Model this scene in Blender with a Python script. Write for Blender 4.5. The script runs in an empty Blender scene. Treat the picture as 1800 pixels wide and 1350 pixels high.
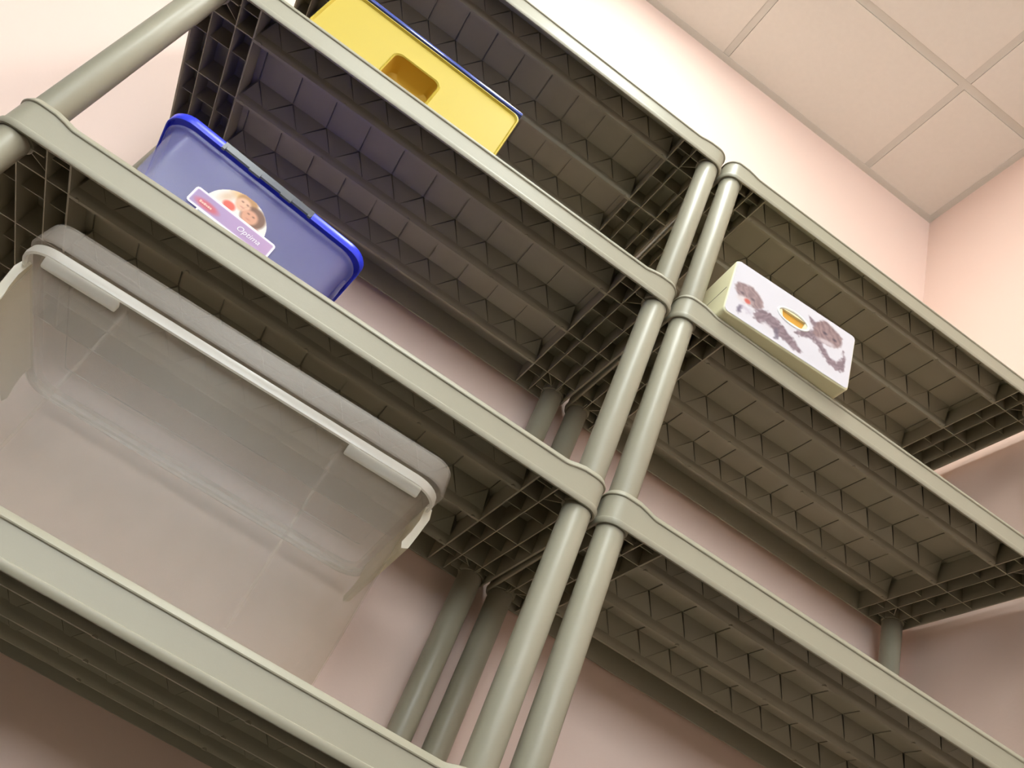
import bpy, bmesh, math, random
from mathutils import Vector, Matrix

sc = bpy.context.scene
COL = sc.collection

# ------------------------------------------------------------------ camera
Rcv = ((0.8146189708678465, -0.46104671590477014, 0.35189751072668474),
       (0.5544456466806084, 0.44092619749916107, -0.7058145034184637),
       (0.1702526275249016, 0.7700779272985019, 0.6148121897852307))
cam = bpy.data.cameras.new('camera')
cam_ob = bpy.data.objects.new('camera', cam)
COL.objects.link(cam_ob)
rx, ry, rz = Vector(Rcv[0]), -Vector(Rcv[1]), -Vector(Rcv[2])
M = Matrix(((rx.x, ry.x, rz.x), (rx.y, ry.y, rz.y), (rx.z, ry.z, rz.z))).to_4x4()
M.translation = Vector((-0.39956, -0.91861, 0.30375))
cam_ob.matrix_world = M
cam.sensor_fit = 'HORIZONTAL'
cam.sensor_width = 36.0
cam.lens = 36.0 * 1482.97 / 1800.0
cam.clip_start = 0.02
cam.clip_end = 50
sc.camera = cam_ob

# ------------------------------------------------------------------ world, exposure
w = bpy.data.worlds.new('world')
w.use_nodes = True
w.node_tree.nodes['Background'].inputs[0].default_value = (1.0, 0.95, 0.9, 1)
w.node_tree.nodes['Background'].inputs[1].default_value = 0.02
sc.world = w
sc.view_settings.view_transform = 'Standard'
sc.view_settings.look = 'None'
sc.view_settings.gamma = 1.0
sc.view_settings.use_curve_mapping = False
sc.view_settings.exposure = 0.0
sc.cycles.use_denoising = True
sc.cycles.max_bounces = 12
sc.cycles.diffuse_bounces = 6
sc.cycles.transparent_max_bounces = 24
sc.cycles.transmission_bounces = 8

# ------------------------------------------------------------------ key numbers
W, D, H = 0.914, 0.4075, 0.051          # shelf width, depth, rim height
PC, PR = 0.0265, 0.0215                 # post centre inset, post radius
LEVELS = (1.80, 1.3694, 0.9339, 0.5008, 0.068)
WALL_Y, WALL_X, CEIL = 0.4201, 0.9536, 2.9847
ROOM_YAW = -0.0104
LEFT_X, FRONT_Y = -4.2, -5.6
TEE_X, MAIN_Y, TILE = 0.0355, 0.0203, 0.61


def lamp(name, x, y, sx, sy, power, colr):
    li = bpy.data.lights.new(name, 'AREA')
    li.shape = 'RECTANGLE'
    li.size, li.size_y = sx, sy
    li.energy = power
    li.color = colr
    ob = bpy.data.objects.new(name, li)
    ob.location = Matrix.Rotation(ROOM_YAW, 3, 'Z') @ Vector((x, y, CEIL - 0.02))
    ob.rotation_euler = (0, 0, ROOM_YAW)
    COL.objects.link(ob)
    return ob


LAMP_COL = (0.94, 1.0, 0.98)
# nearest troffer, then three unseen fill troffers added to brighten rims and bays: (centre x, centre y, size x, size y, watts)
TROFFERS_AND_FILLS = [(TEE_X - 0.5 * TILE, MAIN_Y - TILE, 0.20, 1.12, 27),
            (TEE_X - 1.5 * TILE, MAIN_Y - TILE * 3, 0.30, 1.12, 40),  # added fill, steep enough to lift the rims only
            (TEE_X - 3.5 * TILE, MAIN_Y - TILE * 5, 0.54, 1.15, 20),  # this and the next are added frontal fill
            (TEE_X - 2.5 * TILE, MAIN_Y - TILE * 8, 0.54, 1.15, 20)]
for tx, ty, sx, sy, pw in TROFFERS_AND_FILLS:
    lamp('troffer_or_fill_light', tx, ty, sx, sy, pw, LAMP_COL)


# frontal fill: unseen window added to brighten the wall behind the shelves
FILL_WIN = (-3.3, 0.5, 1.30, 2.45)
li = bpy.data.lights.new('window_fill', 'AREA')
li.shape = 'RECTANGLE'
li.size, li.size_y = FILL_WIN[1] - FILL_WIN[0], FILL_WIN[3] - FILL_WIN[2]
li.energy = 165
li.color = (0.90, 0.99, 1.07)
ob = bpy.data.objects.new('window_fill', li)
ob.location = Matrix.Rotation(ROOM_YAW, 3, 'Z') @ Vector(((FILL_WIN[0] + FILL_WIN[1]) / 2, FRONT_Y + 0.03, (FILL_WIN[2] + FILL_WIN[3]) / 2))
ob.rotation_euler = (math.pi / 2, 0, ROOM_YAW + math.pi)
COL.objects.link(ob)

# ------------------------------------------------------------------ materials
def s2l(c):
    return tuple(((v / 255) / 12.92 if v / 255 <= 0.04045 else ((v / 255 + 0.055) / 1.055) ** 2.4) for v in c)


def mat(name, rgb, rough=0.5, spec=0.5, noise=0.0, nscale=30, bump=0.0, bscale=200, attr=None):
    m = bpy.data.materials.new(name)
    m.use_nodes = True
    nt = m.node_tree
    b = nt.nodes['Principled BSDF']
    b.inputs['Roughness'].default_value = rough
    b.inputs['Specular IOR Level'].default_value = spec
    b.inputs['Base Color'].default_value = (*rgb, 1)
    tc = nt.nodes.new('ShaderNodeTexCoord')
    if attr:
        a = nt.nodes.new('ShaderNodeAttribute')
        a.attribute_name = attr
        nt.links.new(a.outputs['Color'], b.inputs['Base Color'])
    elif noise:
        n = nt.nodes.new('ShaderNodeTexNoise')
        n.inputs['Scale'].default_value = nscale
        n.inputs['Detail'].default_value = 4
        nt.links.new(tc.outputs['Object'], n.inputs['Vector'])
        mx = nt.nodes.new('ShaderNodeMix')
        mx.data_type = 'RGBA'
        mx.inputs[6].default_value = (*[c * (1 - noise) for c in rgb], 1)
        mx.inputs[7].default_value = (*[min(1, c * (1 + noise)) for c in rgb], 1)
        nt.links.new(n.outputs['Fac'], mx.inputs[0])
        nt.links.new(mx.outputs[2], b.inputs['Base Color'])
    if bump:
        n2 = nt.nodes.new('ShaderNodeTexNoise')
        n2.inputs['Scale'].default_value = bscale
        nt.links.new(tc.outputs['Object'], n2.inputs['Vector'])
        bp = nt.nodes.new('ShaderNodeBump')
        bp.inputs['Strength'].default_value = bump
        bp.inputs['Distance'].default_value = 0.001
        nt.links.new(n2.outputs['Fac'], bp.inputs['Height'])
        nt.links.new(bp.outputs['Normal'], b.inputs['Normal'])
    return m


def milky(name, rgb, clear, tint=(1, 1, 1), gloss=0.08, rough=0.25, trans=0.45):
    """Frosted polypropylene: part see-through, part scattering, a soft sheen."""
    m = bpy.data.materials.new(name)
    m.use_nodes = True
    nt = m.node_tree
    nt.nodes.clear()
    out = nt.nodes.new('ShaderNodeOutputMaterial')
    tr = nt.nodes.new('ShaderNodeBsdfTransparent')
    tr.inputs[0].default_value = (*tint, 1)
    df = nt.nodes.new('ShaderNodeBsdfDiffuse')
    df.inputs[0].default_value = (*rgb, 1)
    tl = nt.nodes.new('ShaderNodeBsdfTranslucent')
    tl.inputs[0].default_value = (*rgb, 1)
    gl = nt.nodes.new('ShaderNodeBsdfGlossy')
    gl.inputs['Roughness'].default_value = rough
    n = nt.nodes.new('ShaderNodeTexNoise')
    n.inputs['Scale'].default_value = 25
    tc = nt.nodes.new('ShaderNodeTexCoord')
    nt.links.new(tc.outputs['Object'], n.inputs['Vector'])
    mr = nt.nodes.new('ShaderNodeMapRange')
    mr.inputs['To Min'].default_value = clear - 0.02
    mr.inputs['To Max'].default_value = clear + 0.02
    nt.links.new(n.outputs['Fac'], mr.inputs['Value'])
    a = nt.nodes.new('ShaderNodeMixShader')
    a.inputs[0].default_value = trans
    nt.links.new(df.outputs[0], a.inputs[1])
    nt.links.new(tl.outputs[0], a.inputs[2])
    b = nt.nodes.new('ShaderNodeMixShader')
    nt.links.new(mr.outputs[0], b.inputs[0])
    nt.links.new(a.outputs[0], b.inputs[1])
    nt.links.new(tr.outputs[0], b.inputs[2])
    c = nt.nodes.new('ShaderNodeMixShader')
    c.inputs[0].default_value = gloss
    nt.links.new(b.outputs[0], c.inputs[1])
    nt.links.new(gl.outputs[0], c.inputs[2])
    nt.links.new(c.outputs[0], out.inputs[0])
    return m


def emissive(name, rgb, st):
    m = bpy.data.materials.new(name)
    m.use_nodes = True
    b = m.node_tree.nodes['Principled BSDF']
    b.inputs['Base Color'].default_value = (0.8, 0.8, 0.8, 1)
    b.inputs['Emission Color'].default_value = (*rgb, 1)
    b.inputs['Emission Strength'].default_value = st
    n = m.node_tree.nodes.new('ShaderNodeTexNoise')
    return m


M_SHELF = mat('shelf_plastic', (0.335, 0.308, 0.225), 0.44, 0.5, 0.03, 12, 0.05, 400)
M_POST = mat('post_plastic', (0.335, 0.308, 0.225), 0.40, 0.5, 0.03, 8, 0.05, 300)
M_WALL = mat('pink_paint', (0.86, 0.66, 0.565), 0.75, 0.3, 0.015, 3, 0.12, 180)
M_FARWALL = mat('bounce_shaping_paint', (0.20, 0.20, 0.19), 0.75, 0.3)
_nt = M_FARWALL.node_tree                          # unseen walls dark below, pale above, made up to shape the bounce light
_tc = _nt.nodes.new('ShaderNodeTexCoord')
_sx = _nt.nodes.new('ShaderNodeSeparateXYZ')
_nt.links.new(_tc.outputs['Object'], _sx.inputs[0])
_gt = _nt.nodes.new('ShaderNodeMath')
_gt.operation = 'GREATER_THAN'
_gt.inputs[1].default_value = 1.15
_nt.links.new(_sx.outputs['Z'], _gt.inputs[0])
_mx = _nt.nodes.new('ShaderNodeMix')
_mx.data_type = 'RGBA'
_mx.inputs[6].default_value = (0.05, 0.035, 0.025, 1)
_mx.inputs[7].default_value = (0.50, 0.55, 0.60, 1)
_nt.links.new(_gt.outputs[0], _mx.inputs[0])
_nt.links.new(_mx.outputs[2], _nt.nodes['Principled BSDF'].inputs['Base Color'])
M_FLOOR = mat('floor_vinyl', (0.03, 0.024, 0.018), 0.8, 0.1, 0.1, 4)
M_TILE = mat('ceiling_tile', (0.80, 0.765, 0.70), 0.9, 0.2, 0.03, 60, 0.3, 300)
M_GRID = mat('ceiling_grid', (0.66, 0.64, 0.58), 0.5, 0.4, 0.02, 10)
M_TUB = milky('clear_tub_plastic', (0.62, 0.53, 0.42), 0.86, gloss=0.012)
M_LINE = milky('moulded_line_plastic', (0.74, 0.68, 0.58), 0.91, gloss=0.0)
M_TUBRIM = milky('tub_rim_plastic', (0.84, 0.81, 0.73), 0.40, gloss=0.05)
M_TUBLID = milky('tub_lid_plastic', (0.60, 0.54, 0.47), 0.79, gloss=0.02, rough=0.4)
M_CLIP = milky('latch_plastic', (0.84, 0.79, 0.64), 0.12)
M_BBOX = milky('box_body_plastic', (0.56, 0.56, 0.84), 0.74, tint=(0.97, 0.97, 1.0), gloss=0.03)  # milky body, the lid's blue light is put into its colour
M_BLUE = mat('blue_lid_plastic', (0.028, 0.048, 0.78), 0.3, 0.5, 0.03, 10)
M_BLUET = milky('translucent_blue_lid', (0.03, 0.04, 0.75), 0.18, tint=(0.2, 0.25, 1.0))
M_GREYCLIP = milky('grey_hinge_plastic', (0.22, 0.23, 0.24), 0.25, gloss=0.03)
M_YEL = mat('yellow_plastic', (0.53, 0.40, 0.055), 0.5, 0.2, 0.02, 10)
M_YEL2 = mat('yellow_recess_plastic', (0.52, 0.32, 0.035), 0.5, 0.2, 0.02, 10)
M_BLUE2 = mat('blue_cover_plastic', (0.06, 0.09, 0.36), 0.15, 0.6, 0.02, 10)
M_CREAM = mat('cream_board', (0.78, 0.73, 0.47), 0.45, 0.4, 0.03, 20)
M_PRINT = mat('kitten_print', (0.8, 0.8, 0.8), 0.35, 0.5, attr='print')
M_WOODIN = mat('amber_inside', (0.62, 0.32, 0.05), 0.5, 0.3, 0.1, 30)
M_WHITE = mat('white_edge', (0.80, 0.79, 0.76), 0.35, 0.5, 0.01, 10)
M_LABEL = mat('label_print', (0.8, 0.8, 0.8), 0.3, 0.5, attr='print')
M_LETTER = mat('white_lettering', (0.80, 0.76, 0.82), 0.4, 0.4, 0.01, 10)
M_REDLET = mat('pale_red_lettering', (0.85, 0.45, 0.38), 0.4, 0.4, 0.01, 10)
M_DARK = mat('dark_seam', (0.10, 0.09, 0.06), 0.7, 0.2, 0.05, 10)


# ------------------------------------------------------------------ helpers
def link(name, bm, m, parent=None, smooth=False):
    bmesh.ops.recalc_face_normals(bm, faces=bm.faces)
    me = bpy.data.meshes.new(name)
    bm.to_mesh(me)
    bm.free()
    if smooth:
        me.shade_smooth()
        try:
            me.set_sharp_from_angle(angle=math.radians(40))
        except Exception:
            pass
    if m:
        me.materials.append(m)
    o = bpy.data.objects.new(name, me)
    COL.objects.link(o)
    if parent is not None:
        o.parent = parent
    return o


def empty(name, loc, rz, label, cat, group=None):
    o = bpy.data.objects.new(name, None)
    o.empty_display_size = 0.05
    o.location = loc
    o.rotation_euler = (0, 0, rz)
    COL.objects.link(o)
    o['label'] = label
    o['category'] = cat
    if group:
        o['group'] = group
    return o


def box(bm, x0, x1, y0, y1, z0, z1):
    v = [bm.verts.new((x, y, z)) for z in (z0, z1) for x, y in ((x0, y0), (x1, y0), (x1, y1), (x0, y1))]
    for f in ((0, 1, 2, 3), (4, 5, 6, 7), (0, 1, 5, 4), (1, 2, 6, 5), (2, 3, 7, 6), (3, 0, 4, 7)):
        bm.faces.new([v[i] for i in f])
    return v


def bevel(bm, r, seg=2):
    bmesh.ops.bevel(bm, geom=list(bm.edges), offset=r, segments=seg, affect='EDGES', profile=0.5)


def bar(bm, a, b, wd, z0, z1):
    """Upright thin wall from a to b (x, y), width wd."""
    a, b = Vector(a), Vector(b)
    d = (b - a).normalized()
    n = Vector((-d.y, d.x)) * wd / 2
    pts = [a - n, b - n, b + n, a + n]
    lo = [bm.verts.new((p.x, p.y, z0)) for p in pts]
    hi = [bm.verts.new((p.x, p.y, z1)) for p in pts]
    bm.faces.new(lo)
    bm.faces.new(hi)
    for i in range(4):
        bm.faces.new((lo[i], lo[(i + 1) % 4], hi[(i + 1) % 4], hi[i]))


def rrect(x0, x1, y0, y1, r, n=6):
    """Counter-clockwise rounded rectangle: list of (point, outward normal)."""
    out = []
    for cx, cy, a0 in ((x1 - r, y0 + r, -90), (x1 - r, y1 - r, 0), (x0 + r, y1 - r, 90), (x0 + r, y0 + r, 180)):
        for i in range(n + 1):
            a = math.radians(a0 + 90 * i / n)
            nn = Vector((math.cos(a), math.sin(a)))
            out.append((Vector((cx, cy)) + nn * r, nn))
    return out


def sweep(bm, path, prof, zadd=None, close_prof=False):
    """Sweep profile [(offset outward, z)] round the closed path; zadd(p, k) lifts profile point k."""
    rings = []
    for p, n in path:
        ring = []
        for k, (o, z) in enumerate(prof):
            q = p + n * o
            dz = zadd(p, k) if zadd else 0
            ring.append(bm.verts.new((q.x, q.y, z + dz)))
        rings.append(ring)
    N = len(rings)
    K = len(prof)
    for i in range(N):
        a, b = rings[i], rings[(i + 1) % N]
        for k in range(K if close_prof else K - 1):
            k2 = (k + 1) % K
            bm.faces.new((a[k], b[k], b[k2], a[k2]))
    return rings


def cyl(bm, x, y, r, z0, z1, n=32, cap=True, r1=None):
    r1 = r if r1 is None else r1
    lo = [bm.verts.new((x + r * math.cos(2 * math.pi * i / n), y + r * math.sin(2 * math.pi * i / n), z0)) for i in range(n)]
    hi = [bm.verts.new((x + r1 * math.cos(2 * math.pi * i / n), y + r1 * math.sin(2 * math.pi * i / n), z1)) for i in range(n)]
    for i in range(n):
        bm.faces.new((lo[i], lo[(i + 1) % n], hi[(i + 1) % n], hi[i]))
    if cap:
        bm.faces.new(lo)
        bm.faces.new(hi)


# ------------------------------------------------------------------ the room
def struct(name, bm, m):
    o = link(name, bm, m)
    o['kind'] = 'structure'
    o.rotation_euler = (0, 0, ROOM_YAW)
    return o


bm = bmesh.new(); box(bm, LEFT_X - 0.1, WALL_X + 0.1, WALL_Y, WALL_Y + 0.1, 0, CEIL + 0.1); struct('wall_back', bm, M_WALL)
bm = bmesh.new(); box(bm, WALL_X, WALL_X + 0.1, FRONT_Y, WALL_Y, 0, CEIL + 0.1); struct('wall_right', bm, M_WALL)
bm = bmesh.new(); box(bm, LEFT_X - 0.1, LEFT_X, FRONT_Y, WALL_Y, 0, CEIL + 0.1); struct('wall_left', bm, M_FARWALL)
bm = bmesh.new(); box(bm, LEFT_X - 0.1, WALL_X + 0.1, FRONT_Y - 0.1, FRONT_Y, 0, CEIL + 0.1); struct('wall_front', bm, M_FARWALL)
bm = bmesh.new(); box(bm, LEFT_X - 0.1, WALL_X + 0.1, FRONT_Y - 0.1, WALL_Y + 0.1, -0.1, 0); struct('floor', bm, M_FLOOR)
for nm, a in (('baseboard_back', (LEFT_X, WALL_X, WALL_Y - 0.008, WALL_Y)), ('baseboard_right', (WALL_X - 0.008, WALL_X, FRONT_Y, WALL_Y - 0.008)),
              ('baseboard_left', (LEFT_X, LEFT_X + 0.008, FRONT_Y, WALL_Y - 0.008)), ('baseboard_front', (LEFT_X + 0.008, WALL_X - 0.008, FRONT_Y, FRONT_Y + 0.008))):
    bm = bmesh.new(); box(bm, *a, 0, 0.06); struct(nm, bm, M_GRID)

bm = bmesh.new()  # frame and glowing pane of the added, unseen fill window
for k in range(4):
    wx0 = FILL_WIN[0] + k * (FILL_WIN[1] - FILL_WIN[0]) / 4
    wx1 = wx0 + (FILL_WIN[1] - FILL_WIN[0]) / 4
    for a in ((wx0, wx0 + 0.03, FILL_WIN[2], FILL_WIN[3]), (wx1 - 0.03, wx1, FILL_WIN[2], FILL_WIN[3]), (wx0 + 0.03, wx1 - 0.03, FILL_WIN[2], FILL_WIN[2] + 0.04), (wx0 + 0.03, wx1 - 0.03, FILL_WIN[3] - 0.04, FILL_WIN[3])):
        box(bm, a[0], a[1], FRONT_Y + 0.001, FRONT_Y + 0.022, a[2], a[3])
struct('fill_window_1', bm, M_GRID)
bm = bmesh.new()
box(bm, FILL_WIN[0] + 0.01, FILL_WIN[1] - 0.01, FRONT_Y + 0.004, FRONT_Y + 0.008, FILL_WIN[2] + 0.01, FILL_WIN[3] - 0.01)
struct('fill_window_2', bm, emissive('fill_pane', (0.95, 1.0, 1.0), 2.0))

# suspended ceiling: lay-in tiles with a rebated edge, hung a little above the grid flanges
bm = bmesh.new()
nx0, nx1, ny0 = -8, 2, -11
cells_lit = set()
for tx, ty, sx, sy, pw in TROFFERS_AND_FILLS:
    i = round((tx - TEE_X) / TILE - 0.5)
    j = round((ty - MAIN_Y) / TILE)
    cells_lit |= {(i, j), (i, j - 1)}
for i in range(nx0, nx1 + 1):
    for j in range(ny0, 1):
        x0, x1 = TEE_X + i * TILE, TEE_X + (i + 1) * TILE
        y0, y1 = MAIN_Y + j * TILE, MAIN_Y + (j + 1) * TILE
        x0, x1 = max(x0, LEFT_X), min(x1, WALL_X)
        y0, y1 = max(y0, FRONT_Y), min(y1, WALL_Y)
        if x1 - x0 < 0.02 or y1 - y0 < 0.02 or (i, j) in cells_lit:
            continue
        g = 0.0125
        box(bm, x0 + g, x1 - g, y0 + g, y1 - g, CEIL + 0.001, CEIL + 0.02)
        box(bm, x0, x1, y0, y1, CEIL + 0.02, CEIL + 0.024)
box(bm, LEFT_X - 0.1, WALL_X + 0.1, FRONT_Y - 0.1, WALL_Y + 0.1, CEIL + 0.1, CEIL + 0.12)
struct('ceiling', bm, M_TILE)
bm = bmesh.new()
for i in range(nx0, nx1 + 1):
    x = TEE_X + i * TILE
    if LEFT_X < x < WALL_X:
        box(bm, x - 0.0115, x + 0.0115, FRONT_Y, WALL_Y, CEIL + 0.0035, CEIL + 0.006)
for j in range(ny0, 2):
    y = MAIN_Y + j * TILE
    if FRONT_Y < y < WALL_Y:
        box(bm, LEFT_X, WALL_X, y - 0.0115, y + 0.0115, CEIL + 0.003, CEIL + 0.0055)
struct('trim_1', bm, M_GRID)
bm = bmesh.new()                                   # wall angle round the ceiling
for a in ((LEFT_X, WALL_X, WALL_Y - 0.022, WALL_Y), (WALL_X - 0.022, WALL_X, FRONT_Y, WALL_Y - 0.022),
          (LEFT_X, WALL_X - 0.022, FRONT_Y, FRONT_Y + 0.022), (LEFT_X, LEFT_X + 0.022, FRONT_Y + 0.022, WALL_Y - 0.022)):
    box(bm, *a, CEIL - 0.001, CEIL + 0.002)
struct('trim_2', bm, M_GRID)
Rz = Matrix.Rotation(ROOM_YAW, 3, 'Z')
for k, (tx, ty, sx, sy, pw) in enumerate(TROFFERS_AND_FILLS):
    t = empty('ceiling_or_fill_light', Rz @ Vector((tx, ty, CEIL)), ROOM_YAW,
              ('recessed fluorescent ceiling light nearest the shelving units',
               'unseen ceiling fill light added to brighten the shelf rims, second nearest the shelving units',
               'unseen ceiling fill light added further in front of the shelving units',
               'unseen ceiling fill light added farthest from the shelving units')[k], 'light', 'ceiling lights')
    bm = bmesh.new()
    hx, hy = TILE / 2 - 0.012, TILE - 0.012
    fx = hx - sx / 2
    for a in ((-hx, hx, -hy, -hy + 0.03), (-hx, hx, hy - 0.03, hy), (-hx, -hx + fx, -hy + 0.03, hy - 0.03), (hx - fx, hx, -hy + 0.03, hy - 0.03)):
        box(bm, *a, 0.0, 0.03)
    link('frame', bm, M_GRID, t)
    bm = bmesh.new()
    box(bm, -hx + fx, hx - fx, -hy + 0.03, hy - 0.03, 0.012, 0.016)
    link('diffuser', bm, emissive('lit_diffuser', LAMP_COL, 3.0), t)


# ------------------------------------------------------------------ shelving units
def shelf_mesh():
    """One moulded resin shelf: rim with beads and raised corner collars, deck, ribs below."""
    bm = bmesh.new()
    corner = [(PC, PC), (W - PC, PC), (PC, D - PC), (W - PC, D - PC)]
    # dense path so the collar ramps are smooth
    path = []
    r = PC
    base = rrect(0, W, 0, D, r, 8)
    n = len(base)
    for i in range(n):
        p, nn = base[i]
        q, mm = base[(i + 1) % n]
        path.append((p, nn))
        L = (q - p).length
        if L > 0.05:
            for s in (0.02, 0.034, 0.040, 0.045, 0.050, 0.055, 0.060, 0.075):
                path.append((p.lerp(q, s / L), nn))
            path.append((p.lerp(q, 0.5), nn))
            for s in (0.075, 0.060, 0.055, 0.050, 0.045, 0.040, 0.034, 0.02):
                path.append((p.lerp(q, 1 - s / L), nn))
    prof = [(-0.0045, H - 0.0004), (-0.0034, H + 0.0002), (-0.0022, H - 0.0006), (0.0014, H - 0.0082), (0.0010, H - 0.0096), (-0.001, H - 0.0106),
            (-0.001, 0.0105), (0.0012, 0.0092), (0.0016, 0.0078), (0.0002, 0.0010), (-0.0006, 0.0), (-0.0036, 0.0), (-0.0042, 0.0012), (-0.0045, H - 0.004)]

    def zadd(p, k):
        if 5 < k < 13:
            return 0.0
        d = min(math.hypot(p.x - cx, p.y - cy) for cx, cy in corner)
        t = max(0.0, min(1.0, (d - 0.030) / 0.028))
        t = 1 - t * t * (3 - 2 * t)
        return 0.0075 * t
    sweep(bm, path, prof, zadd, close_prof=True)
    e = 0.004
    # deck
    outl_ = [p for p, _ in rrect(e, W - e, e, D - e, PC - e, 8)]
    top_ = [bm.verts.new((p.x, p.y, H)) for p in outl_]
    bot_ = [bm.verts.new((p.x, p.y, H - 0.004)) for p in outl_]
    bm.faces.new(top_)
    bm.faces.new(bot_)
    for q in range(len(outl_)):
        q2 = (q + 1) % len(outl_)
        bm.faces.new((top_[q], top_[q2], bot_[q2], bot_[q]))
    # raised corner pads of the collars
    for cx, cy in corner:
        cyl(bm, cx, cy, PR + 0.0026, 0.006, H + 0.007, 32, True)
        sx = 1 if cx < W / 2 else -1
        sy = 1 if cy < D / 2 else -1
        bar(bm, (cx, cy), (cx + sx * 0.04, cy), 0.002, 0.004, H - 0.003)
        bar(bm, (cx, cy), (cx, cy + sy * 0.04), 0.002, 0.004, H - 0.003)
    zd = H - 0.003
    # long ribs, flat bottomed hollow channels
    for y in (0.064, 0.198, 0.325):
        xa, xb = 0.103, W - 0.103
        a = 0.0062
        prof2 = [(-a, zd), (-0.0060, 0.0100), (-0.0046, 0.0055), (-0.0012, 0.0022), (0.0042, 0.0022), (0.0054, 0.004), (a, zd)]
        lo = [bm.verts.new((xa, y + o, z)) for o, z in prof2]
        hi = [bm.verts.new((xb, y + o, z)) for o, z in prof2]
        for k in range(6):
            bm.faces.new((lo[k], lo[k + 1], hi[k + 1], hi[k]))
        bm.faces.new(lo)
        bm.faces.new(hi)
        for sx in (-1, 1):                          # thin continuation through the end grid
            x0, x1 = (0.004, xa) if sx < 0 else (xb, W - 0.004)
            bar(bm, (x0, y), (x1, y), 0.0022, 0.003, zd)
        for dx in (0.115, 0.275, 0.457, W - 0.275, W - 0.115):   # moulding studs on the rib
            cyl(bm, dx, y, 0.0036, 0.0012, 0.004, 12)
    # end grids
    for s in (0, 1):
        for x in (0.030, 0.071, 0.103):
            xx = x if s == 0 else W - x
            bar(bm, (xx, 0.004), (xx, D - 0.004), 0.0018 if x < 0.1 else 0.0026, 0.0025, zd)
        for y in (0.031, 0.122, 0.262, 0.362):
            x0, x1 = (0.004, 0.103) if s == 0 else (W - 0.103, W - 0.004)
            bar(bm, (x0, y), (x1, y), 0.0016, 0.012, zd)
        # corner diagonals
        for yy in (0, 1):
            cy = 0.030 if yy == 0 else D - 0.030
            y2 = 0.064 if yy == 0 else 0.325
            xx = 0.030 if s == 0 else W - 0.030
            x2 = 0.071 if s == 0 else W - 0.071
            bar(bm, (xx, cy), (x2, y2), 0.0016, 0.010, zd)
    # stiffening facets: stem ribs that fork into a sloping gusset at the next rib
    pitch = 0.068
    bands = [(0.006, 0.058), (0.070, 0.192), (0.204, 0.319), (0.331, D - 0.006)]
    def prism(pts, zlow):
        lo_ = [bm.verts.new((x, y, z)) for (x, y), z in zip(pts, zlow)]
        hi_ = [bm.verts.new((x, y, zd + 0.001)) for x, y in pts]
        bm.faces.new(lo_)
        bm.faces.new(hi_)
        for q in range(len(pts)):
            q2 = (q + 1) % len(pts)
            bm.faces.new((lo_[q], lo_[q2], hi_[q2], hi_[q]))
    g = 0.0013
    xmin, xmax = 0.1045, W - 0.1045
    for bi, (ya, yb) in enumerate(bands):
        if bi == 3:
            continue
        dep = 0.022
        ap = yb - dep
        ybx = yb + 0.003
        stems = [W / 2 + k * pitch for k in range(-5, 6)]
        edges_ = [xmin] + stems + [xmax]
        for q in range(len(edges_) - 1):            # plates between the stems, pointed towards the rib
            xa_, xb_ = edges_[q], edges_[q + 1]
            first_, last_ = q == 0, q == len(edges_) - 2
            ga, gb = (0 if first_ else g), (0 if last_ else g)
            prism([(xa_ + ga, ya), (xb_ - gb, ya), (xb_ - gb, ap), (xa_ + ga, ap)], [zd - 0.0045] * 4)
            if not (first_ or last_):
                prism([(xa_ + ga, ap), (xb_ - gb, ap), ((xa_ + xb_) / 2, ybx)], [zd - 0.0045, zd - 0.0045, zd - 0.036])
        for x0 in stems:                            # gussets sloping down to the rib
            xl, xr = max(xmin, x0 - pitch / 2 + g), min(xmax, x0 + pitch / 2 - g)
            prism([(x0, ap + 2 * g), (xr, ybx), (xl, ybx)], [zd - 0.005, zd - 0.035, zd - 0.035])
    return bm


def post_mesh(z0, z1):
    bm = bmesh.new()
    n = 40
    prof = [(PR - 0.0035, z0), (PR - 0.001, z0 + 0.001), (PR, z0 + 0.004), (PR, z1 - 0.004), (PR - 0.001, z1 - 0.001), (PR - 0.0035, z1)]
    rings = []
    for i in range(n):
        a = 2 * math.pi * i / n
        rings.append([bm.verts.new((r * math.cos(a), r * math.sin(a), z)) for r, z in prof])
    for i in range(n):
        a, b = rings[i], rings[(i + 1) % n]
        for k in range(len(prof) - 1):
            bm.faces.new((a[k], b[k], b[k + 1], a[k + 1]))
    bm.faces.new([r[0] for r in rings])
    bm.faces.new([r[-1] for r in rings])
    return bm


def copy_tree(o, parent=None):
    c = o.copy()
    COL.objects.link(c)
    if parent is not None:
        c.parent = parent
    for ch in list(o.children):
        copy_tree(ch, c)
    return c


unit = empty('shelving_unit', (-W, 0, 0), 0,
             'grey beige plastic shelving unit on the left, holding the clear tub and the blue-lidded box', 'shelf',
             'plastic shelving units against the wall')
first = None
for z in LEVELS:
    if first is None:
        first = link('shelf', shelf_mesh(), M_SHELF, unit, smooth=True)
        first.location = (0, 0, z)
    else:
        s = first.copy()
        COL.objects.link(s)
        s.parent = unit
        s.location = (0, 0, z)
gaps = [(LEVELS[k + 1] + H + 0.003, LEVELS[k] + 0.006) for k in range(4)]
for z0, z1 in gaps:
    pm = None
    for cx, cy in ((PC, PC), (W - PC, PC), (PC, D - PC), (W - PC, D - PC)):
        if pm is None:
            pm = link('post', post_mesh(z0, z1), M_POST, unit, smooth=True)
            pm.location = (cx, cy, 0)
        else:
            p = pm.copy()
            COL.objects.link(p)
            p.parent = unit
            p.location = (cx, cy, 0)
pm = None
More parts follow.
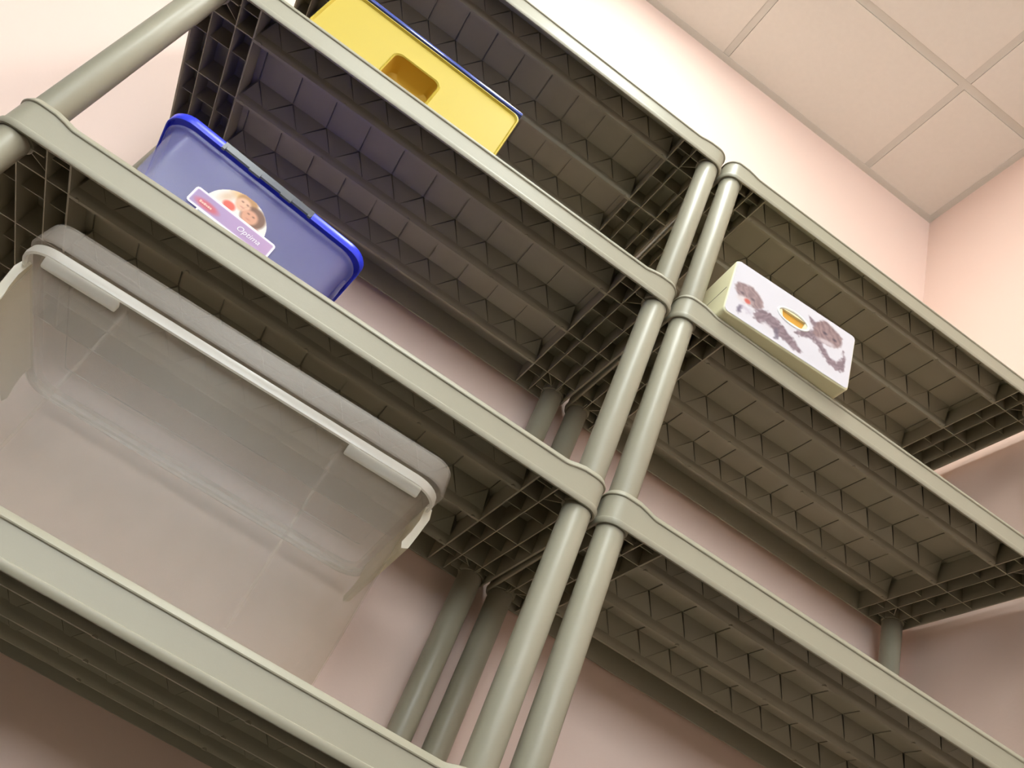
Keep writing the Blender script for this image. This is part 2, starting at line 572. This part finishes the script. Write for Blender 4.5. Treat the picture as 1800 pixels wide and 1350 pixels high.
for cx, cy in ((PC, PC), (W - PC, PC), (PC, D - PC), (W - PC, D - PC)):
    if pm is None:
        pm = link('foot', post_mesh(0.0, LEVELS[4] + 0.006), M_POST, unit, smooth=True)
        pm.location = (cx, cy, 0)
    else:
        p = pm.copy()
        COL.objects.link(p)
        p.parent = unit
        p.location = (cx, cy, 0)
unit2 = copy_tree(unit)
unit2.location = (0.0038, -0.0021, 0)
unit2.rotation_euler = (0, 0, -0.016)
unit2['label'] = 'grey beige plastic shelving unit on the right beside the corner, holding only the kitten box'


# ------------------------------------------------------------------ printed pictures
def vnoise(seed):
    rnd = random.Random(seed)
    tab = {}

    def f(x, y):
        xi, yi = math.floor(x), math.floor(y)
        fx, fy = x - xi, y - yi
        fx, fy = fx * fx * (3 - 2 * fx), fy * fy * (3 - 2 * fy)

        def g(a, b):
            if (a, b) not in tab:
                tab[(a, b)] = rnd.random()
            return tab[(a, b)]
        return (g(xi, yi) * (1 - fx) + g(xi + 1, yi) * fx) * (1 - fy) + (g(xi, yi + 1) * (1 - fx) + g(xi + 1, yi + 1) * fx) * fy
    return f


def in_poly(x, y, P):
    c = False
    j = len(P) - 1
    for i in range(len(P)):
        xi, yi = P[i]
        xj, yj = P[j]
        if (yi > y) != (yj > y) and x < (xj - xi) * (y - yi) / (yj - yi) + xi:
            c = not c
        j = i
    return c


def dpoly(x, y, P):
    best = 1e9
    for i in range(len(P)):
        ax, ay = P[i]
        bx, by = P[(i + 1) % len(P)]
        dx, dy = bx - ax, by - ay
        t = max(0, min(1, ((x - ax) * dx + (y - ay) * dy) / (dx * dx + dy * dy + 1e-9)))
        best = min(best, math.hypot(x - ax - t * dx, y - ay - t * dy))
    return -best if in_poly(x, y, P) else best


def blend(c, col_, a):
    a = max(0.0, min(1.0, a))
    return tuple(c[i] * (1 - a) + col_[i] * a for i in range(3))


def soft(d, w_=2.0):
    return max(0.0, min(1.0, 0.5 - d / w_))


def ell(x, y, cx, cy, a, b, rot=0):
    c, s = math.cos(math.radians(rot)), math.sin(math.radians(rot))
    dx, dy = x - cx, y - cy
    u, v = (dx * c + dy * s) / a, (-dx * s + dy * c) / b
    return (math.hypot(u, v) - 1) * min(a, b)


def print_sheet(name, wmm, hmm, step, colf, keep, m, parent, y=-0.0004, th=0.0003, bow=None):
    """A printed sheet in the x-z plane facing -y; colours are the ink."""
    nx, nz = int(wmm / step), int(hmm / step)
    verts, faces, cols = [], [], []
    idx = {}

    def vid(i, j):
        if (i, j) not in idx:
            idx[(i, j)] = len(verts)
            verts.append((i * step / 1000, y, j * step / 1000))
            cols.append(colf(i * step, j * step))
        return idx[(i, j)]
    for i in range(nx):
        for j in range(nz):
            if keep((i + 0.5) * step, (j + 0.5) * step):
                faces.append((vid(i, j), vid(i + 1, j), vid(i + 1, j + 1), vid(i, j + 1)))
    me = bpy.data.meshes.new(name)
    me.from_pydata(verts, [], faces)
    ca = me.color_attributes.new('print', 'FLOAT_COLOR', 'POINT')
    flat = []
    for c in cols:
        flat += [*s2l(c), 1.0]
    ca.data.foreach_set('color', flat)
    me.materials.append(m)
    o = bpy.data.objects.new(name, me)
    COL.objects.link(o)
    o.parent = parent
    return o


# ------------------------------------------------------------------ kitten tissue box
KW, KH, KD = 0.273, 0.1415, 0.10
KT = empty('tissue_box', (0.0735, -0.020, LEVELS[1] + H + 0.0004), -0.067,
           'cream tissue box with a kitten picture, overhanging a shelf edge of the right unit', 'box')


def chamfer_box(bm, x0, x1, y0, y1, z0, z1, r, seg=3):
    box(bm, x0, x1, y0, y1, z0, z1)
    bevel(bm, r, seg)


HX, HZ, HA, HB, HR = 0.137, 0.084, 0.031, 0.0145, 0.0   # oval opening
bm = bmesh.new()
n = 48
# front skin with an oval opening (quads between the oval and the rounded outline), sides and back
out = rrect(0.0, KW, 0.0, KH, 0.009, 6)
outline = [p for p, _ in out]
ov = []
for p in outline:
    a = math.atan2((p.y - HZ) / KH, (p.x - HX) / KW)
    ov.append(Vector((HX + HA * math.cos(a), HZ + HB * math.sin(a))))
R0 = [bm.verts.new((p.x, 0.005, p.y)) for p in ov]
R1 = [bm.verts.new((p.x, 0.0004, p.y)) for p in ov]
cen = Vector((KW / 2, KH / 2))


def ins(p, d):
    return Vector((p.x + (d if p.x < cen.x else -d), p.y + (d if p.y < cen.y else -d)))


R2 = [bm.verts.new((ins(p, 0.003).x, 0.0004, ins(p, 0.003).y)) for p in outline]
R3 = [bm.verts.new((ins(p, 0.0012).x, 0.0012, ins(p, 0.0012).y)) for p in outline]
R4 = [bm.verts.new((p.x, 0.0035, p.y)) for p in outline]
R5 = [bm.verts.new((p.x, KD, p.y)) for p in outline]
N = len(outline)
for A, B in ((R0, R1), (R1, R2), (R2, R3), (R3, R4), (R4, R5)):
    for i in range(N):
        bm.faces.new((A[i], A[(i + 1) % N], B[(i + 1) % N], B[i]))
bm.faces.new(R5)
link('body', bm, M_CREAM, KT, smooth=True)
bm = bmesh.new()                                   # inner lining seen through the opening
cyl(bm, 0, 0, 1, 0, 0.002, 32)
for v in bm.verts:
    v.co = Vector((HX + v.co.x * (HA + 0.004), 0.0045 + v.co.z, HZ + v.co.y * (HB + 0.004)))
link('lining', bm, M_WOODIN, KT)
bm = bmesh.new()                                   # raised white rim round the opening
R = []
for i in range(48):
    a = 2 * math.pi * i / 48
    ring = []
    for rr, yy in ((0.000, 0.004), (0.0004, -0.0010), (0.0022, -0.0022), (0.0046, -0.0018), (0.0062, 0.0002)):
        ring.append(bm.verts.new((HX + (HA + rr) * math.cos(a), yy, HZ + (HB + rr) * math.sin(a))))
    R.append(ring)
for i in range(48):
    a, b = R[i], R[(i + 1) % 48]
    for k in range(4):
        bm.faces.new((a[k], b[k], b[k + 1], a[k + 1]))
link('opening_rim', bm, M_WHITE, KT, smooth=True)
bm = bmesh.new()                                   # seam line round the box at half height
box(bm, -0.0003, 0.0002, 0.010, KD - 0.002, 0.068, 0.0692)
link('seam', bm, M_DARK, KT)

vn = vnoise(3)
HEAD1 = [(9, 72), (12, 84), (25, 91), (45, 95), (62, 87), (73, 70), (72, 58), (64, 50), (54, 49), (37, 46), (21, 52)]
BODY1 = [(62, 50), (83, 62), (105, 57), (122, 50), (140, 40), (155, 27), (165, 21), (160, 14), (142, 15), (119, 20), (100, 28), (84, 30), (72, 20), (60, 24), (58, 36)]
LEG1 = [(24, 20), (27, 34), (33, 36), (34, 24), (30, 14)]
SPOT1 = [(104, 38), (112, 36), (116, 14), (108, 10)]
EAR2 = [(166, 117), (172, 104), (182, 96), (196, 116), (182, 112)]
HEAD2 = [(180, 96), (190, 124), (205, 131), (226, 124), (243, 114), (246, 100), (238, 84), (222, 76), (200, 74), (182, 82)]
BODY2 = [(142, 52), (152, 64), (168, 78), (180, 92), (200, 84), (206, 66), (216, 58), (226, 50), (238, 48), (250, 62), (250, 84), (258, 60), (256, 36), (240, 28), (222, 34), (206, 46), (196, 58), (182, 66), (166, 60), (154, 52)]


def kit_col(x, y):
    c = (206, 202, 207)
    st = 0.5 + 0.5 * math.sin((x * 0.42 + y * 0.3) + 7 * vn(x / 10, y / 10))
    st2 = 0.5 + 0.5 * math.sin((x * 0.35 - y * 0.4) + 8 * vn(x / 9 + 9, y / 9))
    n = vn(x / 4, y / 4)
    tab = blend((150, 124, 122), (108, 86, 88), st * 0.5 + n * 0.3)
    tab2 = blend((138, 118, 124), (98, 80, 88), st2 * 0.5 + n * 0.3)
    wob = (vn(x / 5 + 40, y / 5) - 0.5) * 7
    c = blend(c, tab, soft(dpoly(x, y, HEAD1) + wob * 0.5, 5) * 0.85)
    c = blend(c, (206, 196, 196), soft(ell(x, y, 34, 52, 15, 8, 10), 6))
    c = blend(c, (90, 76, 84), soft(ell(x, y, 28, 66, 4, 2.6), 3) * .8)
    c = blend(c, (90, 76, 84), soft(ell(x, y, 50, 66, 4, 2.6), 3) * .8)
    c = blend(c, (186, 84, 72), soft(ell(x, y, 41, 54, 6.5, 5.5), 4) * .9)
    c = blend(c, tab2, soft(dpoly(x, y, BODY1) + wob, 5) * 0.92)
    c = blend(c, (206, 200, 204), soft(ell(x, y, 92, 24, 16, 7, -20) + wob, 6) * .75)
    c = blend(c, (110, 100, 116), soft(dpoly(x, y, LEG1) + wob * .6, 5) * .9)
    c = blend(c, (104, 94, 108), soft(dpoly(x, y, SPOT1) + wob * .6, 4) * .8)
    c = blend(c, (180, 168, 180), soft(ell(x, y, 45, 33, 13, 6, -15) + wob, 6) * .55)
    c = blend(c, tab2, soft(dpoly(x, y, EAR2) + wob * .3, 4) * 0.9)
    c = blend(c, tab2, soft(dpoly(x, y, BODY2) + wob, 5) * 0.9)
    c = blend(c, tab, soft(dpoly(x, y, HEAD2) + wob * .5, 5) * 0.92)
    c = blend(c, (200, 188, 192), soft(ell(x, y, 212, 80, 19, 5.5, 10), 5) * .85)
    c = blend(c, (70, 60, 72), soft(ell(x, y, 206, 100, 4.5, 3), 3) * .8)
    c = blend(c, (70, 60, 72), soft(ell(x, y, 228, 98, 4.5, 3), 3) * .8)
    c = blend(c, (206, 202, 207), soft(ell(x, y, 228, 60, 10, 10) + wob, 6) * .8)
    return c


def kit_keep(x, y):
    if x < 2.5 or x > 270.5 or y < 2.5 or y > 139:
        return False
    for cx in (11.5, 261.5):
        for cy in (11.5, 130):
            if abs(x - 136.5) > 125 and abs(y - 70.75) > 59.25 and math.hypot(x - cx, y - cy) > 9 and ((x < 136) == (cx < 136)) and ((y < 70) == (cy < 70)):
                return False
    return ((x - 137) / 34) ** 2 + ((y - 84) / 17.5) ** 2 > 1


print_sheet('kitten_picture', 273, 141.5, 1.25, kit_col, kit_keep, M_PRINT, KT)


# ------------------------------------------------------------------ yellow box with blue lid (second shelf, left unit)
YW, YH, YD = 0.366, 0.163, 0.30
YB = empty('storage_box', (-0.759, 0.012, LEVELS[1] + H + 0.0004), 0.0135,
           'opaque yellow plastic box with a thin blue lid and square hand recess', 'box')
bm = bmesh.new()
TH = 0.141
outl = [p for p, _ in rrect(0, YW, 0, TH, 0.014, 6)]
# hand recess outline (rounded square) as the inner loop, open to the front
RX0, RX1, RZ0, RZ1 = 0.136, 0.222, -0.0, 0.079
rec = [p for p, _ in rrect(RX0, RX1, 0.006, RZ1, 0.013, 6)]
loops = []
for d, yy in ((0.0, 0.030), (0.0, 0.004), (0.0025, -0.0005), (0.0055, 0.0035)):
    pass


def ring(pts, d, yy, x0, x1, z0, z1):
    cx, cz = (x0 + x1) / 2, (z0 + z1) / 2
    return [bm.verts.new((p.x + (d if p.x < cx else -d), yy, p.y + (d if p.y < cz else -d))) for p in pts]


def bridge(A, B):
    n_ = len(A)
    for i in range(n_):
        bm.faces.new((A[i], A[(i + 1) % n_], B[(i + 1) % n_], B[i]))


a0 = ring(outl, 0, YD, 0, YW, 0, TH)
a1 = ring(outl, 0, 0.003, 0, YW, 0, TH)
a2 = ring(outl, 0.001, 0.0, 0, YW, 0, TH)
a3 = ring(outl, 0.003, -0.0005, 0, YW, 0, TH)
a4 = ring(outl, 0.0055, 0.0035, 0, YW, 0, TH)
r0 = ring(rec, -0.0045, 0.0035, RX0, RX1, 0.006, RZ1)
r1 = ring(rec, -0.002, 0.000, RX0, RX1, 0.006, RZ1)
r2 = ring(rec, 0.0, 0.002, RX0, RX1, 0.006, RZ1)
bm.faces.new(a0)
for A, B in ((a0, a1), (a1, a2), (a2, a3), (a3, a4), (a4, r0), (r0, r1), (r1, r2)):
    bridge(A, B)
link('body', bm, M_YEL, YB, smooth=True)
bm = bmesh.new()
c0 = ring(rec, 0.0, 0.002, RX0, RX1, 0.006, RZ1)
c1 = ring(rec, 0.004, 0.036, RX0, RX1, 0.006, RZ1)
c2 = ring(rec, 0.010, 0.042, RX0, RX1, 0.006, RZ1)
bridge(c0, c1)
bridge(c1, c2)
bm.faces.new(c2)
link('hand_recess', bm, M_YEL2, YB, smooth=True)
bm = bmesh.new()
for a in ((0.004, YW - 0.004, 0.002, YD - 0.002, TH + 0.0004, TH + 0.003), (0.002, YW - 0.001, -0.0015, YD, TH + 0.003, TH + 0.010)):
    chamfer_box(bm, *a, 0.001, 2)
link('lid', bm, M_BLUE2, YB, smooth=True)


# ------------------------------------------------------------------ milky box with a blue lid (third shelf, left unit)
BW, BH, BD = 0.300, 0.130, 0.24
BL = empty('storage_box', (-0.79, 0.015, LEVELS[2] + H + 0.0004), 0.119,
           'milky see-through box with a bright blue lid and a round photo sticker', 'box')


def tub_body(bm, x0, x1, y0, y1, h, taper, r, th, rimw, rimz):
    """Open tapered tub with an out-turned rim, modelled as a shell with real thickness."""
    N_ = 6
    path = rrect(x0, x1, y0, y1, r, N_)
    prof = [(-taper - 0.004, 0.0), (-taper - 0.001, 0.0015), (-taper, 0.005), (0.0, rimz), (0.0, rimz + 0.001),
            (rimw, rimz + 0.001), (rimw + 0.001, rimz + 0.004), (rimw, h - 0.002), (rimw - 0.002, h), (-th, h),
            (-th, rimz), (-taper - th, 0.005), (-taper - 0.005, 0.0016)]
    rings = sweep(bm, path, prof)
    bm.faces.new([r_[0] for r_ in rings])
    bm.faces.new([r_[-1] for r_ in rings])


bm = bmesh.new()
tub_body(bm, 0.013, 0.013 + 0.308, 0.010, BD + 0.01, 0.126, 0.008, 0.030, 0.0012, 0.006, 0.118)
link('body', bm, M_BBOX, BL, smooth=True)
# lid: skirt + top, interrupted on the front by the clip
bm = bmesh.new()
LX0, LX1, LY0, LY1 = 0.0, 0.334, -0.001, BD + 0.022
CX0, CX1 = 0.080, 0.231
path = rrect(LX0, LX1, LY0, LY1, 0.036, 8)
lz0, lz1 = 0.128, 0.1435
prof = [(-0.0025, lz0), (-0.0005, lz0), (0.0, lz0 + 0.001), (0.0, lz1 - 0.004), (-0.002, lz1 - 0.001), (-0.006, lz1), (-0.006, lz1 - 0.002), (-0.0025, lz1 - 0.004)]
# break the path over the clip
cut = []
for p, nn in path:
    cut.append((p, nn))
N_ = len(cut)
start = None
for i in range(N_):
    p, _ = cut[i]
    q, _ = cut[(i + 1) % N_]
    if abs(p.y - LY0) < 1e-6 and abs(q.y - LY0) < 1e-6 and p.x < 0.1 and q.x > 0.2:
        start = i
order = [(Vector((CX1, LY0)), Vector((0, -1)))] + [cut[(start + 1 + k) % N_] for k in range(N_)] + [(Vector((CX0, LY0)), Vector((0, -1)))]
rings = [[bm.verts.new((p.x + nn.x * o, p.y + nn.y * o, z)) for o, z in prof] for p, nn in order]
for i in range(len(rings) - 1):
    a, b = rings[i], rings[i + 1]
    for k in range(len(prof)):
        k2 = (k + 1) % len(prof)
        bm.faces.new((a[k], b[k], b[k2], a[k2]))
bm.faces.new(rings[0])
bm.faces.new(rings[-1])
lid = link('lid', bm, M_BLUE, BL, smooth=True)
bm = bmesh.new()                                   # lid panel inside the skirt
top = [p for p, _ in rrect(LX0 + 0.005, LX1 - 0.005, LY0 + 0.006, LY1 - 0.005, 0.032, 8)]
hi = [bm.verts.new((p.x, p.y, lz1 - 0.001)) for p in top]
lo = [bm.verts.new((p.x, p.y, lz1 - 0.003)) for p in top]
bm.faces.new(hi)
bm.faces.new(lo)
for i in range(len(top)):
    bm.faces.new((hi[i], hi[(i + 1) % len(top)], lo[(i + 1) % len(top)], lo[i]))
link('lid_panel', bm, M_BLUE, lid)
bm = bmesh.new()                                   # translucent clip bar in the gap of the skirt
box(bm, CX0, CX1, LY0 - 0.0005, LY0 + 0.004, lz0 + 0.003, lz1 - 0.002)
for x in (CX0, CX0 + 0.045, CX0 + 0.098, CX1 - 0.006):
    box(bm, x, x + (0.018 if CX0 < x < CX1 - 0.01 else 0.005), LY0 - 0.0025, LY0 + 0.002, lz0 - 0.001, lz0 + 0.006)
link('clip', bm, M_GREYCLIP, BL)
bm = bmesh.new()                                   # carrying catch at the right end, under the lid
chamfer_box(bm, 0.3215, 0.3265, 0.05, 0.19, 0.082, 0.118, 0.0015, 2)
link('end_catch', bm, M_BBOX, BL, smooth=True)


def strip_d(x, y):
    dx, dy = max(abs(x - 155) - 59, 0), max(abs(y - 43.5) - 9.5, 0)
    return math.hypot(dx, dy) - 5


def circ_d(x, y):
    return max(math.hypot(x - 153, y - 48) - 46.5, 50 - y)


def lab_col(x, y):
    ds = strip_d(x, y)
    if ds <= 0.3:
        c = (236, 230, 240)
        base = blend((158, 134, 178), (178, 146, 184), (x - 92) / 126)
        c = blend(c, base, soft(ds + 3.0, 1.0))
        c = blend(c, (196, 84, 96), soft(ell(x, y, 117, 40.5, 17, 6.5, 0), 4) * .85)
        return c
    if circ_d(x, y) < 0.6:
        c = (224, 218, 214)
        c = blend(c, (214, 164, 92), soft(ell(x, y, 146, 86, 22, 7, -12), 9) * .75)
        c = blend(c, (196, 150, 104), soft(ell(x, y, 128, 74, 6, 12, -30), 8) * .5)
        c = blend(c, (170, 122, 74), soft(ell(x, y, 153, 85, 15, 14, -10), 4) * .9)
        c = blend(c, (104, 68, 50), soft(ell(x, y, 171, 71, 18, 17, 0), 4) * .9)
        c = blend(c, (216, 170, 142), soft(ell(x, y, 150, 78, 11, 11, -20), 4))
        c = blend(c, (206, 150, 122), soft(ell(x, y, 167, 68, 12, 11.5, 0), 4))
        c = blend(c, (126, 82, 60), (soft(abs(ell(x, y, 167, 70, 14.5, 14.5)) - 0.4, 2.4)) * .7 * (1 if x > 158 else .3))
        c = blend(c, (214, 92, 76), soft(ell(x, y, 137, 63, 9, 7), 3))
        for ex, ey in ((147, 82), (155, 82), (163, 72), (171, 72)):
            c = blend(c, (96, 58, 44), soft(ell(x, y, ex, ey, 1.7, 1.1), 1.6) * .8)
        for ex, ey in ((151, 74), (167, 64)):
            c = blend(c, (176, 104, 92), soft(ell(x, y, ex, ey, 3, 0.9), 1.5) * .6)
        c = blend(c, (170, 96, 76), soft(ell(x, y, 184, 54, 5, 6), 4) * .7)
        return c
    # panel hanging under the strip
    c = (150, 152, 158)
    if x < 111.5 or x > 202:
        c = (226, 222, 228)
    if 143 < x < 168:
        c = (52, 70, 150)
    return c


def lab_keep(x, y):
    if strip_d(x, y) < 0 or circ_d(x, y) < 0:
        return True
    return 109 < x < 204.5 and 3 < y < 31


ST = print_sheet('sticker', 225, 96, 1.0, lab_col, lab_keep, M_LABEL, BL, y=0.0)
# the body wall is slightly tapered: lean the sticker with it
LEAN = math.atan2(0.008, 0.106)
ST.location = (0.001, 0.0163, 0.0028)
ST.rotation_euler = (LEAN, 0, 0)


def text(name, s, size, loc, m, parent, shear=0.0, space=1.0):
    cu = bpy.data.curves.new(name, 'FONT')
    cu.body = s
    cu.size = size
    cu.shear = shear
    cu.space_character = space
    cu.extrude = 0.0001
    cu.align_y = 'CENTER'
    tmp = bpy.data.objects.new(name + '_tmp', cu)
    COL.objects.link(tmp)
    bpy.context.view_layer.update()
    dg = bpy.context.evaluated_depsgraph_get()
    me = bpy.data.meshes.new_from_object(tmp.evaluated_get(dg))
    bpy.data.objects.remove(tmp)
    me.materials.clear()
    me.materials.append(m)
    o = bpy.data.objects.new(name, me)
    COL.objects.link(o)
    o.parent = parent
    o.location = loc
    o.rotation_euler = (math.pi / 2, 0, 0)
    return o


text('lettering', 'Optima', 0.0120, (0.163, -0.0004, 0.0435), M_LETTER, ST, shear=0.25)
bm = bmesh.new()                                   # unreadable pale word on the red patch
xx = 0.1055
for wdt, hh in ((0.0028, 0.0040), (0.0024, 0.003), (0.003, 0.0036), (0.0018, 0.0028), (0.0026, 0.0032), (0.0024, 0.003)):
    box(bm, xx, xx + wdt, -0.0005, -0.0001, 0.0388, 0.0388 + hh)
    xx += wdt + 0.0007
link('small_word', bm, M_REDLET, ST)


# ------------------------------------------------------------------ large clear tub (fourth shelf, left unit)
TB = empty('storage_tub', (-0.785, 0.018, LEVELS[3] + H + 0.0004), -0.03,
           'large clear frosted plastic tub with a clear lid, below the blue-lidded box', 'tub')
TWd, TDp = 0.575, 0.36
HB_ = 0.285        # top of body
bm = bmesh.new()
tub_body(bm, 0.012, 0.012 + 0.548, 0.014, TDp, HB_, 0.012, 0.030, 0.0016, 0.010, 0.271)
body = link('body', bm, M_TUB, TB, smooth=True)
bm = bmesh.new()                                   # rim band and moulded grip ledges
path = rrect(0.001, 0.571, 0.003, TDp + 0.011, 0.038, 8)
prof = [(0.0, 0.268), (0.0035, 0.2690), (0.0045, 0.274), (0.0035, 0.281), (0.0, 0.283)]
sweep(bm, path, prof, close_prof=True)
rim = link('rim', bm, M_TUBRIM, TB, smooth=True)
for x0, x1, dz in ((0.030, 0.126, 0.0), (0.440, 0.546, 0.0)):
    bm = bmesh.new()
    v = box(bm, x0, x1, -0.002, 0.012, 0.2565, 0.2675)
    for q in v:
        if q.co.z < 0.26 and q.co.y < 0:
            q.co.y += 0.008
        if q.co.x > 0.5 and q.co.z < 0.255:
            q.co.x -= 0.0
    bevel(bm, 0.002, 2)
    link('grip_ledge', bm, M_TUBRIM, TB, smooth=True)
for x in (0.136, 0.434):                           # upright moulded lines on the front
    bm = bmesh.new()
    v = []
    z0, z1 = 0.014, 0.268
    y0f, y1f = 0.0262, 0.0145
    for (xx_, zz, yy) in ((x - 0.002, z0, y0f), (x + 0.002, z0, y0f), (x + 0.002, z1, y1f), (x - 0.002, z1, y1f)):
        v.append((xx_, yy - 0.0018, zz))
    for (xx_, zz, yy) in ((x - 0.002, z0, y0f), (x + 0.002, z0, y0f), (x + 0.002, z1, y1f), (x - 0.002, z1, y1f)):
        v.append((xx_, yy, zz))
    vs = [bm.verts.new(q) for q in v]
    for f in ((0, 1, 2, 3), (4, 5, 6, 7), (0, 1, 5, 4), (1, 2, 6, 5), (2, 3, 7, 6), (3, 0, 4, 7)):
        bm.faces.new([vs[i] for i in f])
    link('moulded_line', bm, M_LINE, TB)
# lid: stepped, with a hanging skirt
bm = bmesh.new()
path = rrect(-0.002, 0.578, -0.004, TDp + 0.018, 0.034, 8)
prof = [(0.0, 0.2845), (0.0015, 0.2855), (0.0, 0.300), (-0.002, 0.316), (-0.004, 0.319), (-0.008, 0.320), (-0.014, 0.317), (-0.030, 0.3165),
        (-0.030, 0.3145), (-0.013, 0.3150), (-0.007, 0.3180), (-0.0045, 0.316), (-0.0025, 0.300), (-0.0018, 0.2845)]
rings = sweep(bm, path, prof, close_prof=True)
bm.faces.new([r_[7] for r_ in rings])
bm.faces.new([r_[8] for r_ in rings])
link('lid', bm, M_TUBLID, TB, smooth=True)
# end latches
for sx, nm in ((1, 'latch'), (-1, 'latch')):
    bm = bmesh.new()
    xo = 0.567 if sx > 0 else 0.007
    pts = [(0.004, 0.276), (0.013, 0.276), (0.016, 0.262), (0.0125, 0.238), (0.008, 0.212), (0.000, 0.208), (-0.003, 0.216), (0.002, 0.235), (0.005, 0.255)]
    y0_, y1_ = 0.05, 0.31
    A = [bm.verts.new((xo + sx * (a - 0.002), y0_, z)) for a, z in pts]
    B = [bm.verts.new((xo + sx * (a - 0.002), y1_, z)) for a, z in pts]
    bm.faces.new(A)
    bm.faces.new(B)
    for i in range(len(pts)):
        bm.faces.new((A[i], A[(i + 1) % len(pts)], B[(i + 1) % len(pts)], B[i]))
    link(nm, bm, M_CLIP, TB, smooth=True)
